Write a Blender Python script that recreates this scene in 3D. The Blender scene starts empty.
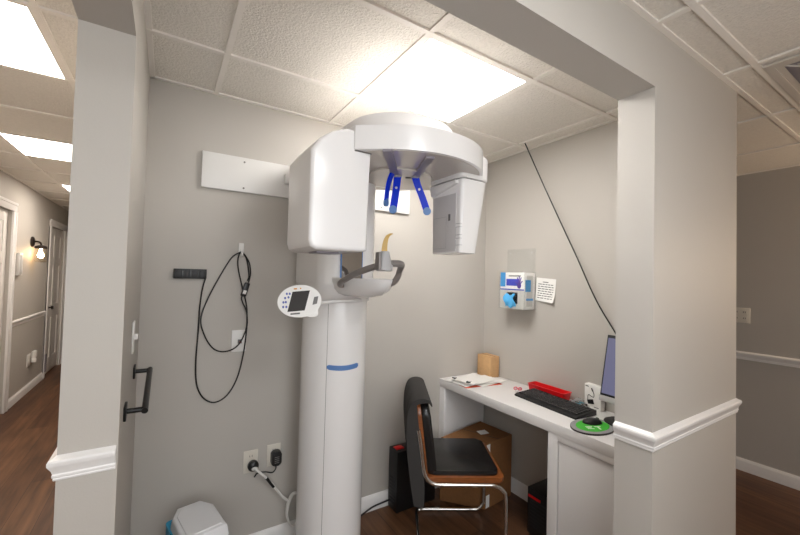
import bpy, bmesh, math, random
from mathutils import Vector, Matrix
random.seed(7)
C = bpy.context.scene.collection
PI = math.pi

# ------------------------------------------------------------------ materials
def lin(c):
    c /= 255.0
    return c / 12.92 if c <= 0.04045 else ((c + 0.055) / 1.055) ** 2.4
def rgb(r, g, b): return (lin(r), lin(g), lin(b), 1.0)

def mat(name, col, rough=0.5, metal=0.0, bump=0.0, scale=60.0, var=0.0, spec=0.5, coat=0.0, stretch=None, dist=.002):
    m = bpy.data.materials.new(name); m.use_nodes = True
    nt = m.node_tree; b = nt.nodes['Principled BSDF']
    b.inputs['Base Color'].default_value = col
    b.inputs['Roughness'].default_value = rough
    b.inputs['Metallic'].default_value = metal
    b.inputs['Specular IOR Level'].default_value = spec
    b.inputs['Coat Weight'].default_value = coat
    b.inputs['Coat Roughness'].default_value = 0.08
    tc = nt.nodes.new('ShaderNodeTexCoord'); n = nt.nodes.new('ShaderNodeTexNoise')
    n.inputs['Scale'].default_value = scale; n.inputs['Detail'].default_value = 4
    src = tc.outputs['Object']
    if stretch:
        mp = nt.nodes.new('ShaderNodeMapping'); mp.inputs['Scale'].default_value = stretch
        nt.links.new(src, mp.inputs['Vector']); src = mp.outputs['Vector']
    nt.links.new(src, n.inputs['Vector'])
    if bump:
        bp = nt.nodes.new('ShaderNodeBump'); bp.inputs['Strength'].default_value = bump
        bp.inputs['Distance'].default_value = dist
        nt.links.new(n.outputs['Fac'], bp.inputs['Height']); nt.links.new(bp.outputs['Normal'], b.inputs['Normal'])
    if var:
        r = nt.nodes.new('ShaderNodeValToRGB')
        r.color_ramp.elements[0].position = 0.3; r.color_ramp.elements[1].position = 0.7
        r.color_ramp.elements[0].color = tuple(max(0, x * (1 - var)) for x in col[:3]) + (1,)
        r.color_ramp.elements[1].color = tuple(min(1, x * (1 + var)) for x in col[:3]) + (1,)
        nt.links.new(n.outputs['Fac'], r.inputs['Fac']); nt.links.new(r.outputs['Color'], b.inputs['Base Color'])
    return m

def emit(name, col, s, base=.8):
    m = bpy.data.materials.new(name); m.use_nodes = True
    nt = m.node_tree; b = nt.nodes['Principled BSDF']
    b.inputs['Base Color'].default_value = (base, base, base, 1)
    b.inputs['Emission Color'].default_value = col
    b.inputs['Emission Strength'].default_value = s
    return m

def clear(name, tint=(1, 1, 1, 1), amount=0.12, rough=0.05):
    m = bpy.data.materials.new(name); m.use_nodes = True
    nt = m.node_tree; nt.nodes.clear()
    o = nt.nodes.new('ShaderNodeOutputMaterial'); t = nt.nodes.new('ShaderNodeBsdfTransparent')
    g = nt.nodes.new('ShaderNodeBsdfGlossy'); mx = nt.nodes.new('ShaderNodeMixShader')
    fr = nt.nodes.new('ShaderNodeFresnel'); ad = nt.nodes.new('ShaderNodeMath'); ad.operation = 'ADD'
    ad.inputs[1].default_value = amount; fr.inputs['IOR'].default_value = 1.35
    t.inputs['Color'].default_value = tint; g.inputs['Roughness'].default_value = rough
    ge = nt.nodes.new('ShaderNodeNewGeometry'); iv = nt.nodes.new('ShaderNodeMath'); iv.operation = 'SUBTRACT'; iv.inputs[0].default_value = 1
    ml = nt.nodes.new('ShaderNodeMath'); ml.operation = 'MULTIPLY'     # reflect on the outer face only
    nt.links.new(ge.outputs['Backfacing'], iv.inputs[1]); nt.links.new(iv.outputs[0], ml.inputs[0]); nt.links.new(ad.outputs[0], ml.inputs[1])
    nt.links.new(fr.outputs[0], ad.inputs[0]); nt.links.new(ml.outputs[0], mx.inputs[0])
    nt.links.new(t.outputs[0], mx.inputs[1]); nt.links.new(g.outputs[0], mx.inputs[2])
    nt.links.new(mx.outputs[0], o.inputs[0])
    return m

def floor_mat():
    m = bpy.data.materials.new('wood_planks'); m.use_nodes = True
    nt = m.node_tree; b = nt.nodes['Principled BSDF']; L = nt.links.new
    tc = nt.nodes.new('ShaderNodeTexCoord'); mp = nt.nodes.new('ShaderNodeMapping')
    mp.inputs['Rotation'].default_value = (0, 0, PI / 2)
    br = nt.nodes.new('ShaderNodeTexBrick')
    br.offset = 0.37; br.inputs['Scale'].default_value = 1.0
    br.inputs['Brick Width'].default_value = 1.2; br.inputs['Row Height'].default_value = 0.15
    br.inputs['Mortar Size'].default_value = 0.0015; br.inputs['Mortar Smooth'].default_value = 0.3
    br.inputs['Color1'].default_value = rgb(84, 56, 39); br.inputs['Color2'].default_value = rgb(112, 79, 55)
    br.inputs['Mortar'].default_value = rgb(48, 30, 22)
    n = nt.nodes.new('ShaderNodeTexNoise'); n.inputs['Scale'].default_value = 3.0; n.inputs['Detail'].default_value = 8
    mp2 = nt.nodes.new('ShaderNodeMapping'); mp2.inputs['Scale'].default_value = (9, 0.8, 1)
    L(tc.outputs['Object'], mp.inputs[0]); L(mp.outputs[0], br.inputs[0]); L(tc.outputs['Object'], mp2.inputs[0]); L(mp2.outputs[0], n.inputs[0])
    r = nt.nodes.new('ShaderNodeValToRGB'); r.color_ramp.elements[0].position = .3; r.color_ramp.elements[1].position = .72
    r.color_ramp.elements[0].color = (.45, .42, .4, 1); r.color_ramp.elements[1].color = (1.2, 1.15, 1.1, 1)
    L(n.outputs['Fac'], r.inputs[0])
    mx = nt.nodes.new('ShaderNodeMixRGB'); mx.blend_type = 'MULTIPLY'; mx.inputs[0].default_value = 1
    L(br.outputs[0], mx.inputs[1]); L(r.outputs[0], mx.inputs[2]); L(mx.outputs[0], b.inputs['Base Color'])
    b.inputs['Roughness'].default_value = 0.42; b.inputs['Specular IOR Level'].default_value = 0.35
    return m

def tile_mat():
    m = mat('ceiling_tile', rgb(230, 225, 217), 0.95, bump=1.0, scale=120, var=.05, spec=0.1, dist=.006)
    return m

M = {}
M['wall'] = mat('wall_paint', rgb(185, 180, 173), 0.55, bump=0.12, scale=220, spec=0.3)
M['trim'] = mat('white_trim', rgb(232, 230, 228), 0.35, spec=0.45)
M['floor'] = floor_mat()
M['tile'] = tile_mat()
M['tbar'] = mat('tbar_paint', rgb(236, 231, 224), 0.6, spec=.2)
M['door'] = mat('door_paint', rgb(225, 222, 218), 0.4)
M['panel_light'] = emit('light_diffuser', (1.0, 0.975, 0.94, 1), 24.0)
M['hall_light'] = emit('hall_light_diffuser', (1.0, 0.90, 0.80, 1), 18.0)
M['white'] = mat('white_lacquer', rgb(238, 236, 235), 0.22, coat=0.25, spec=0.5)
M['white2'] = mat('white_plastic', rgb(228, 226, 223), 0.35)
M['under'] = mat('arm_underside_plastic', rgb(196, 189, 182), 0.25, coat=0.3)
M['grey_in'] = mat('sensor_grey', rgb(196, 193, 193), 0.3, coat=0.3)
M['slot'] = mat('slot_grey', rgb(140, 134, 142), 0.4)
M['seam'] = mat('seam_dark', rgb(110, 106, 104), 0.6)
M['blue'] = mat('clamp_blue', rgb(4, 48, 205), 0.4, spec=.25)
M['bluepad'] = mat('clamp_pad', rgb(92, 130, 186), 0.45)
M['stripe'] = mat('stripe_blue', rgb(88, 128, 186), 0.4)
M['mgrey'] = mat('handle_grey', rgb(130, 124, 121), 0.32, metal=0.15)
M['hgrey'] = mat('holder_grey', rgb(165, 164, 165), 0.4)
M['bite'] = mat('bite_amber', rgb(182, 146, 66), 0.35, coat=0.2)
M['mirror'] = mat('mirror', (0.75, 0.75, 0.75, 1), 0.03, metal=1.0)
M['screen'] = mat('lcd_dark', rgb(60, 57, 56), 0.5, spec=.15)
M['icon'] = mat('icon_blue', rgb(86, 98, 165), 0.5)
M['text'] = mat('print_grey', rgb(110, 108, 106), 0.6)
M['orange'] = mat('icon_orange', rgb(214, 150, 60), 0.5)
M['black'] = mat('black_plastic', rgb(24, 24, 25), 0.38)
M['bmetal'] = mat('black_metal', rgb(20, 20, 20), 0.35, metal=0.2)
M['rubber'] = mat('black_cable', rgb(18, 18, 18), 0.5)
M['keycap'] = mat('keycap', rgb(40, 40, 42), 0.55)
M['chrome'] = mat('chrome', (0.72, 0.70, 0.67, 1), 0.12, metal=1.0)
M['wood'] = mat('chair_wood', rgb(132, 74, 34), 0.3, bump=.1, scale=25, var=.25, coat=.3, stretch=(1, 1, 6))
M['leather'] = mat('black_leather', rgb(26, 25, 25), 0.24, bump=.35, scale=160)
M['cloth'] = mat('grey_cloth', rgb(64, 62, 61), 0.9, bump=.6, scale=220, spec=.15)
M['desk'] = mat('desk_laminate', rgb(226, 223, 221), 0.4)
M['card'] = mat('cardboard', rgb(134, 94, 60), 0.8, bump=.1, scale=80, var=.08, spec=.15)
M['card2'] = mat('light_cardboard', rgb(196, 156, 110), 0.75, var=.06, scale=40)
M['paper'] = mat('paper', rgb(238, 236, 232), 0.75, spec=.2)
M['ored'] = mat('orange_folder', rgb(214, 84, 48), 0.6)
M['red'] = mat('red_plastic', rgb(214, 18, 26), 0.32, coat=.2)
M['pink'] = mat('pink_plastic', rgb(222, 80, 104), 0.45)
M['green'] = mat('pad_green', rgb(62, 182, 48), 0.6)
M['greyc'] = mat('pad_border', rgb(150, 148, 150), 0.6)
M['pwhite'] = mat('pad_white', rgb(236, 240, 232), 0.6)
M['mscreen'] = emit('monitor_screen', (0.125, 0.125, 0.22, 1), 0.9, .02)
M['silver'] = mat('silver_plastic', rgb(190, 188, 188), 0.35, metal=.3)
M['acrylic'] = clear('clear_acrylic', (.975, .98, .98, 1), 0.045)
M['bag'] = clear('clear_plastic', (.92, .93, .94, 1), 0.15, .2)
M['jar'] = clear('jar_glass', (1, .97, .92, 1), 0.10)
M['gblue'] = mat('glove_box_blue', rgb(56, 150, 214), 0.5)
M['gnavy'] = mat('glove_box_navy', rgb(52, 66, 186), 0.5)
M['gpurple'] = mat('glove_box_purple', rgb(86, 58, 160), 0.5)
M['ggrey'] = mat('glove_box_grey', rgb(206, 204, 198), 0.5)
M['glove'] = mat('glove_blue', rgb(84, 176, 232), 0.5)
M['plate'] = mat('outlet_plate', rgb(214, 208, 196), 0.4)
M['wplate'] = mat('white_plate', rgb(226, 224, 220), 0.4)
M['dark'] = mat('dark_slot', rgb(40, 36, 33), 0.6)
M['bin'] = mat('bin_white', rgb(222, 222, 224), 0.4)
M['liner'] = mat('liner_blue', rgb(40, 150, 190), 0.45, bump=.5, scale=30)
M['bronze'] = mat('dark_bronze', rgb(48, 40, 36), 0.4, metal=.6)
M['bulb'] = emit('bulb_glow', (1.0, 0.66, 0.34, 1), 45.0)
M['bulb_warm'] = emit('far_bulb_glow', (1.0, 0.82, 0.66, 1), 850.0)  # boosted bulb for the added lamp on the far right wall
M['teal'] = mat('teal_plastic', rgb(36, 150, 170), 0.4)
M['brown'] = mat('brown_bits', rgb(96, 78, 66), 0.6)
M['vent'] = mat('vent_paint', rgb(204, 198, 190), 0.45)

# ------------------------------------------------------------------ mesh helpers
def BM(): return bmesh.new()

def bx(bm, x0, x1, y0, y1, z0, z1, bev=0.0, seg=2):
    r = bmesh.ops.create_cube(bm, size=1.0)
    vs = r['verts']
    for v in vs:
        v.co = Vector((x0 if v.co.x < 0 else x1, y0 if v.co.y < 0 else y1, z0 if v.co.z < 0 else z1))
    if bev:
        es = list({e for v in vs for e in v.link_edges})
        bmesh.ops.bevel(bm, geom=es, offset=bev, segments=seg, profile=0.5, affect='EDGES')
    return vs

def prism(bm, pts, lo, hi, axis='z', bev=0.0, seg=2, scale_hi=None):
    """polygon pts (a,b) extruded along axis between lo and hi"""
    def put(a, b, t):
        return {'z': (a, b, t), 'y': (a, t, b), 'x': (t, a, b)}[axis]
    cx = sum(p[0] for p in pts) / len(pts); cy = sum(p[1] for p in pts) / len(pts)
    s = scale_hi or 1.0
    lo_v = [bm.verts.new(put(a, b, lo)) for a, b in pts]
    hi_v = [bm.verts.new(put(cx + (a - cx) * s, cy + (b - cy) * s, hi)) for a, b in pts]
    fs = [bm.faces.new(lo_v[::-1]), bm.faces.new(hi_v)]
    n = len(pts)
    for i in range(n):
        fs.append(bm.faces.new([lo_v[i], lo_v[(i + 1) % n], hi_v[(i + 1) % n], hi_v[i]]))
    if bev:
        es = list({e for f in fs[:2] for e in f.edges})
        bmesh.ops.bevel(bm, geom=es, offset=bev, segments=seg, profile=0.5, affect='EDGES')
    return lo_v + hi_v

def rrect(x0, x1, y0, y1, r, n=6):
    """rounded rectangle; r is one radius or four (x0y0, x1y0, x1y1, x0y1)"""
    rs = r if isinstance(r, (list, tuple)) else [r] * 4
    out = []
    for (cx, cy, a0, rr) in ((x0 + rs[0], y0 + rs[0], PI, rs[0]), (x1 - rs[1], y0 + rs[1], 1.5 * PI, rs[1]),
                             (x1 - rs[2], y1 - rs[2], 0, rs[2]), (x0 + rs[3], y1 - rs[3], .5 * PI, rs[3])):
        if rr <= 1e-6: out.append((cx, cy)); continue
        for i in range(n + 1):
            a = a0 + .5 * PI * i / n
            out.append((cx + rr * math.cos(a), cy + rr * math.sin(a)))
    return out

def ell(cx, cy, rx, ry, n=48, a0=0.0, a1=2 * PI):
    full = abs(a1 - a0 - 2 * PI) < 1e-6
    k = n if full else n + 1
    return [(cx + rx * math.cos(a0 + (a1 - a0) * i / n), cy + ry * math.sin(a0 + (a1 - a0) * i / n)) for i in range(k)]

def smooth_path(pts, sub=6, closed=False):
    P = [Vector(p) for p in pts]; out = []; n = len(P)
    rng = range(n) if closed else range(n - 1)
    for i in rng:
        if closed: p0, p1, p2, p3 = P[(i - 1) % n], P[i], P[(i + 1) % n], P[(i + 2) % n]
        else: p0, p1, p2, p3 = P[max(i - 1, 0)], P[i], P[i + 1], P[min(i + 2, n - 1)]
        for k in range(sub):
            t = k / sub
            out.append(0.5 * ((2 * p1) + (-p0 + p2) * t + (2 * p0 - 5 * p1 + 4 * p2 - p3) * t * t + (-p0 + 3 * p1 - 3 * p2 + p3) * t ** 3))
    if not closed: out.append(P[-1])
    return out

def tube(bm, pts, r, seg=10, sub=6, smooth=True, caps=True):
    path = smooth_path(pts, sub) if smooth else [Vector(p) for p in pts]
    rings = []; up = None
    n = len(path)
    for i, p in enumerate(path):
        d = (path[min(i + 1, n - 1)] - path[max(i - 1, 0)]).normalized()
        if up is None:
            up = Vector((0, 0, 1)) if abs(d.z) < .9 else Vector((1, 0, 0))
        side = d.cross(up).normalized(); up = side.cross(d).normalized()
        rr = r(i / (n - 1)) if callable(r) else r
        rings.append([bm.verts.new(p + rr * (math.cos(2 * PI * k / seg) * side + math.sin(2 * PI * k / seg) * up)) for k in range(seg)])
    for a, b in zip(rings, rings[1:]):
        for k in range(seg):
            bm.faces.new([a[k], a[(k + 1) % seg], b[(k + 1) % seg], b[k]])
    if caps:
        bm.faces.new(rings[0][::-1]); bm.faces.new(rings[-1])

def lathe(bm, prof, seg=32, loc=(0, 0, 0), mtx=None):
    rings = []; new = []
    for r, z in prof:
        if r < 1e-6: ring = [bm.verts.new((0, 0, z))]
        else: ring = [bm.verts.new((r * math.cos(2 * PI * k / seg), r * math.sin(2 * PI * k / seg), z)) for k in range(seg)]
        rings.append(ring); new += ring
    for a, b in zip(rings, rings[1:]):
        if len(a) == 1 and len(b) == 1: continue
        for k in range(seg):
            k2 = (k + 1) % seg
            if len(a) == 1: bm.faces.new([a[0], b[k2], b[k]])
            elif len(b) == 1: bm.faces.new([a[k], a[k2], b[0]])
            else: bm.faces.new([a[k], a[k2], b[k2], b[k]])
    for ring, rev in ((rings[0], True), (rings[-1], False)):
        if len(ring) > 1:
            bm.faces.new(ring[::-1] if rev else ring)
    m = Matrix.Translation(loc) @ (mtx if mtx else Matrix.Identity(4))
    bmesh.ops.transform(bm, matrix=m, verts=new)

def sheet(bm, pts3, th):
    """grid of points pts3[i][j] turned into a solid sheet of thickness th"""
    n, k = len(pts3), len(pts3[0])
    V = [[Vector(p) for p in row] for row in pts3]
    N = [[None] * k for _ in range(n)]
    for i in range(n):
        for j in range(k):
            a = V[min(i + 1, n - 1)][j] - V[max(i - 1, 0)][j]; b = V[i][min(j + 1, k - 1)] - V[i][max(j - 1, 0)]
            N[i][j] = a.cross(b).normalized()
    T = [[bm.verts.new(V[i][j] + N[i][j] * th / 2) for j in range(k)] for i in range(n)]
    B = [[bm.verts.new(V[i][j] - N[i][j] * th / 2) for j in range(k)] for i in range(n)]
    for i in range(n - 1):
        for j in range(k - 1):
            bm.faces.new([T[i][j], T[i + 1][j], T[i + 1][j + 1], T[i][j + 1]])
            bm.faces.new([B[i][j], B[i][j + 1], B[i + 1][j + 1], B[i + 1][j]])
    for i in range(n - 1):
        bm.faces.new([T[i][0], B[i][0], B[i + 1][0], T[i + 1][0]]); bm.faces.new([T[i][-1], T[i + 1][-1], B[i + 1][-1], B[i][-1]])
    for j in range(k - 1):
        bm.faces.new([T[0][j], T[0][j + 1], B[0][j + 1], B[0][j]]); bm.faces.new([T[-1][j], B[-1][j], B[-1][j + 1], T[-1][j + 1]])

def obj(name, bm, m, parent=None, loc=None, smooth=35):
    bmesh.ops.recalc_face_normals(bm, faces=bm.faces[:])
    if loc is not None:
        bmesh.ops.translate(bm, verts=bm.verts[:], vec=-Vector(loc))
    me = bpy.data.meshes.new(name); bm.to_mesh(me); bm.free()
    me.materials.append(m)
    if smooth:
        me.shade_smooth(); me.set_sharp_from_angle(angle=math.radians(smooth))
    o = bpy.data.objects.new(name, me); C.objects.link(o)
    if loc is not None: o.location = loc
    if parent is not None:
        o.parent = parent
        if loc is None:            # geometry is in world space unless the parent carries a transform of its own
            o.matrix_parent_inverse = parent.matrix_basis.inverted()
        else:
            o.matrix_parent_inverse = parent.matrix_basis.inverted()
    return o

def tag(o, label, cat, group=None, kind=None):
    o['label'] = label; o['category'] = cat
    if group: o['group'] = group
    if kind: o['kind'] = kind
    return o

def thing(name, label, cat, loc=(0, 0, 0), rz=0.0, group=None):
    o = bpy.data.objects.new(name, None); C.objects.link(o); o.empty_display_size = .05
    o.location = loc; o.rotation_euler = (0, 0, rz)
    return tag(o, label, cat, group)

def lobj(name, bm, m, parent, smooth=35):
    """part given in the parent's own coordinates"""
    bmesh.ops.recalc_face_normals(bm, faces=bm.faces[:])
    me = bpy.data.meshes.new(name); bm.to_mesh(me); bm.free(); me.materials.append(m)
    if smooth: me.shade_smooth(); me.set_sharp_from_angle(angle=math.radians(smooth))
    o = bpy.data.objects.new(name, me); C.objects.link(o); o.parent = parent
    return o

def struct(name, bm, m, parent=None, smooth=35):
    o = obj(name, bm, m, parent, smooth=smooth)
    if parent is None: o['kind'] = 'structure'
    return o

# ------------------------------------------------------------------ room dimensions
H = 2.44
XL, XL2 = -0.0987, -0.230          # alcove-side and hall-side faces of the left wall
YL = 1.334                          # its free end
YB = 2.1455                         # alcove back wall
XR, XE = 2.1534, 2.285              # alcove right wall, outer face
YF, YJ = 0.638, 0.768               # front wall faces
XJ = 1.4716                         # right jamb
XF, XH = 4.0568, -1.3773            # far right wall, far left hall wall
YN = -.95                           # wall behind the viewer
YE, YE2 = 10.2, 5.0                 # hall ends
SOF = 2.224; SOFL = 2.200

bm = BM(); bx(bm, XH - .12, XF + .12, YN - .12, YE + .12, -.08, 0); struct('floor', bm, M['floor'])
bm = BM(); bx(bm, XH - .12, XF + .12, YN - .12, YE + .12, H + .006, H + .09)
ceiling = struct('ceiling', bm, M['tile'])
# T-bar grid
bars_x = [('hall', -1.04), ('hall', -.43), ('alc', .188), ('alc', .815), ('alc', 1.412), ('alc', 2.02),
          ('front', .23), ('front', .84), ('front', 1.455), ('front', 2.06), ('right', 2.745), ('right', 3.43)]
W = .0115
bm = BM()
def barx(x, y0, y1): bx(bm, x - W, x + W, y0, y1, H - .002, H + .0066)
def bary(y, x0, x1): bx(bm, x0, x1, y - W, y + W, H - .0026, H + .0062)
for k, x in bars_x:
    if k == 'hall': barx(x, YN, YE)
    elif k == 'alc': barx(x, YJ, YB)
    elif k == 'front': barx(x, YN, YF)
    else: barx(x, YN, YE2)
for y in (1.125, 1.727): bary(y, XL, XR)
for y in (-.70, -.09, .515): bary(y, XL, XF)
for i in range(18):
    y = -.64 + .612 * i
    if y < YE: bary(y, XH, XL2)
for y in (1.13, 1.74, 2.35, 2.96, 3.57, 4.18): bary(y, XE, XF)
# wall angles
for (a, b, c, d_) in ((XL, XR, YB - .02, YB), (XL, XR, YJ, YJ + .02), (XL, XF, YF - .02, YF), (XL, XL + .02, YJ, YB), (XR - .02, XR, YJ, YB),
                   (XH, XH + .02, YN, YE), (XL2 - .02, XL2, YN, YE), (XE, XE + .02, YF, YE2), (XF - .02, XF, YN, YE2)):
    bx(bm, a, b, c, d_, H - .001, H + .0068)
grid = obj('tile_grid', bm, M['tbar'], ceiling)

# walls
bm = BM(); bx(bm, XL - .02, XE - .02, YB, YB + .12, 0, H + .02); struct('wall_back', bm, M['wall'])
bm = BM(); prism(bm, [(YL, 0), (YE, 0), (YE, H + .02), (YN, H + .02), (YN, SOFL), (YL, SOFL)], XL2, XL, 'x'); struct('wall_left', bm, M['wall'])
bm = BM(); bx(bm, XR, XE, YJ - .01, YE2, 0, H + .02); struct('wall_right', bm, M['wall'])
bm = BM(); prism(bm, [(XJ, 0), (XE, 0), (XE, H + .02), (XL, H + .02), (XL, SOF), (XJ, SOF)], YF, YJ, 'y'); struct('wall_front', bm, M['wall'])
bm = BM(); bx(bm, XF, XF + .12, YN, YE2, 0, H + .02); struct('wall_far', bm, M['wall'])
WX0, WX1, WZ0, WZ1 = -1.0, 1.10, .90, 2.25      # unseen window added behind the viewer to light pillars and machine front
bm = BM()
bx(bm, XH - .1, WX0, YN - .12, YN, 0, H + .02); bx(bm, WX1, XF + .1, YN - .12, YN, 0, H + .02)
bx(bm, WX0, WX1, YN - .12, YN, 0, WZ0); bx(bm, WX0, WX1, YN - .12, YN, WZ1, H + .02)
struct('wall_near', bm, M['wall'])
bm = BM()
for (a, b, c, d_) in ((WX0, WX0 + .05, WZ0, WZ1), (WX1 - .05, WX1, WZ0, WZ1), (WX0, WX1, WZ0, WZ0 + .05), (WX0, WX1, WZ1 - .05, WZ1), ((WX0 + WX1) / 2 - .03, (WX0 + WX1) / 2 + .03, WZ0, WZ1)):
    bx(bm, a, b, YN - .09, YN - .03, c, d_, .004)
fill_win = struct('fill_window_1', bm, M['trim'])
bm = BM(); bx(bm, WX0 + .04, WX1 - .04, YN - .062, YN - .058, WZ0 + .04, WZ1 - .04); obj('pane', bm, M['acrylic'], fill_win)
fill_lamp = bpy.data.lights.new('window_fill_light', 'AREA'); fill_lamp.shape = 'RECTANGLE'; fill_lamp.size = WX1 - WX0; fill_lamp.size_y = WZ1 - WZ0
fill_lamp.energy = 42; fill_lamp.color = (.96, .98, 1.0)  # added area light, soft fill through the unseen window
so = bpy.data.objects.new('window_fill_light', fill_lamp); C.objects.link(so); so.location = ((WX0 + WX1) / 2, YN - .14, (WZ0 + WZ1) / 2); so.rotation_euler = (-PI / 2, 0, PI)
bm = BM(); bx(bm, XE - .05, XF + .1, YE2, YE2 + .1, 0, H + .02); struct('wall_corridor', bm, M['wall'])
bm = BM(); bx(bm, XH - .1, XL2 + .05, YE, YE + .1, 0, H + .02); struct('wall_end', bm, M['wall'])
D1 = (4.50, 5.42); D2 = (6.93, 7.76); DZ = 2.10
bm = BM(); prism(bm, [(YN, 0), (D1[0], 0), (D1[0], DZ), (D1[1], DZ), (D1[1], 0), (D2[0], 0), (D2[0], DZ), (D2[1], DZ), (D2[1], 0), (YE, 0), (YE, H + .02), (YN, H + .02)], XH - .12, XH, 'x')
struct('wall_hall', bm, M['wall'])

# chair rail profile: (out, z)
ZR = .925
RAIL0 = [(0, 0), (.009, 0), (.012, .006), (.010, .011), (.016, .014), (.017, .021), (.014, .026), (.020, .040), (.032, .054), (.038, .062), (.038, .073), (.033, .079), (.014, .085), (0, .092)]
RAIL = [(o * .44, z * .72) for o, z in RAIL0]
BASE = [(0, 0), (.014, 0), (.014, .075), (.011, .085), (.006, .092), (.004, .098), (0, .098)]
def moulding(bm, path, prof, z0):
    """path: list of (x,y) with the wall on the right-hand side ... offset to the left; mitred corners"""
    P = [Vector((p[0], p[1])) for p in path]; n = len(P)
    rings = []
    for i in range(n):
        d0 = (P[i] - P[i - 1]).normalized() if i else None
        d1 = (P[i + 1] - P[i]).normalized() if i < n - 1 else None
        if d0 is None: d0 = d1
        if d1 is None: d1 = d0
        n0 = Vector((-d0.y, d0.x)); n1 = Vector((-d1.y, d1.x))
        b = (n0 + n1); b = b / b.dot(n0)
        rings.append([bm.verts.new((P[i].x + b.x * o, P[i].y + b.y * o, z0 + z)) for o, z in prof])
    k = len(prof)
    for a, b in zip(rings, rings[1:]):
        for j in range(k):
            bm.faces.new([a[j], a[(j + 1) % k], b[(j + 1) % k], b[j]])
    bm.faces.new(rings[0][::-1]); bm.faces.new(rings[-1])

def trim(name, path, prof, z0):
    bm = BM(); moulding(bm, path, prof, z0); return struct(name, bm, M['trim'], smooth=25)
e = .0005

def sided(path, room):
    """orient the path so that its left-hand side points to the room point"""
    a, b = Vector(path[0]), Vector(path[1]); d = b - a; nn = Vector((-d.y, d.x))
    return path if nn.dot(Vector(room) - a) > 0 else path[::-1]
trim('trim_1', sided([(XL - .004, YL - e), (XL2 - e, YL - e), (XL2 - e, YE)], (-.15, 0)), RAIL, ZR + .020)
trim('trim_2', sided([(XJ - e, YJ - .002), (XJ - e, YF - e), (XE + e, YF - e), (XE + e, YE2)], (0, .7)), RAIL, ZR - .006)
trim('trim_3', sided([(XF - e, YN), (XF - e, YE2)], (3, 0)), RAIL, ZR - .02)
trim('trim_4', sided([(XH + e, D1[1] + .085), (XH + e, D2[0] - .085)], (0, 6)), RAIL, ZR - .06)
trim('trim_5', sided([(XH + e, D2[1] + .085), (XH + e, YE)], (0, 8)), RAIL, ZR - .06)
trim('baseboard_back', sided([(XL + e, YB - e), (XR - e, YB - e)], (1, 1)), BASE, 0.0005)
trim('baseboard_right', sided([(XR - e, YJ + .02), (XR - e, YB - .016)], (1, 1)), BASE, 0.0005)
trim('baseboard_left', sided([(XL + e, YL + .02), (XL + e, YB - .016)], (1, 1.7)), BASE, 0.0005)
trim('baseboard_far', sided([(XF - e, YN), (XF - e, YE2)], (3, 0)), BASE, 0.0005)
trim('baseboard_hall', sided([(XH + e, D1[1] + .085), (XH + e, D2[0] - .085)], (0, 6)), BASE, 0.0005)
trim('baseboard_end', sided([(XH + e, D2[1] + .085), (XH + e, YE - e), (XL2 - e, YE - e)], (-.5, 9)), BASE, 0.0005)

# hall doors: casing + slab + knob
def hall_door(name, y0, y1, knob_y, recess, n):
    bm = BM()
    w = .085
    for (a, b, c, d_) in ((y0 - w, y0 + .006, 0, DZ - .006), (y1 - .006, y1 + w, 0, DZ - .006), (y0 - w, y1 + w, DZ - .006, DZ + w)):
        bx(bm, XH - .001, XH + .018, a, b, c, d_, .004)
        bx(bm, XH - .001, XH + .024, (a if a < y0 else b - .03) if c == 0 else a, (a + .03 if a < y0 else b) if c == 0 else b, c if c == 0 else DZ + w - .03, d_, .004)
    struct('trim_%d' % n, bm, M['trim'])
    bm = BM()
    x1 = XH - recess; x0 = x1 - .04
    bx(bm, x0, x1 - .008, y0, y1, .008, DZ - .005)
    # stiles and rails of a six panel door
    st = .11
    for (a, b) in ((y0, y0 + st), (y1 - st, y1), ((y0 + y1) / 2 - .05, (y0 + y1) / 2 + .05)):
        bx(bm, x0, x1, a, b, .008, DZ - .005, .002)
    for (a, b) in ((.008, .22), (.80, .98), (1.55, 1.67), (1.98, DZ - .005)):
        bx(bm, x0, x1 - .0005, y0, y1, a, b, .002)
    d = struct(name, bm, M['door'])
    kb = BM()
    lathe(kb, [(.026, 0), (.026, .006), (.010, .010), (.009, .03), (.024, .038), (.028, .050), (.020, .062), (0, .065)], 20, (x1, knob_y, .95), Matrix.Rotation(PI / 2, 4, 'Y'))
    obj('knob', kb, M['bronze'], d)
    return d
hall_door('door_1', D1[0], D1[1], D1[0] + .07, .03, 6)
d2 = hall_door('door_2', D2[0], D2[1], D2[0] + .16, .02, 7)
bm = BM()
for i in range(9): bx(bm, XH + .024, XH + .031, D2[0] - .080, D2[0] + .0, .10 + i * .025, .118 + i * .025, .002)
bx(bm, XH + .0245, XH + .027, D2[0] - .084, D2[0] + .004, .09, .33)
tag(obj('vent_grille', bm, M['slot']), 'small grey louvred grille low beside the far hall door', 'vent')

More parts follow.
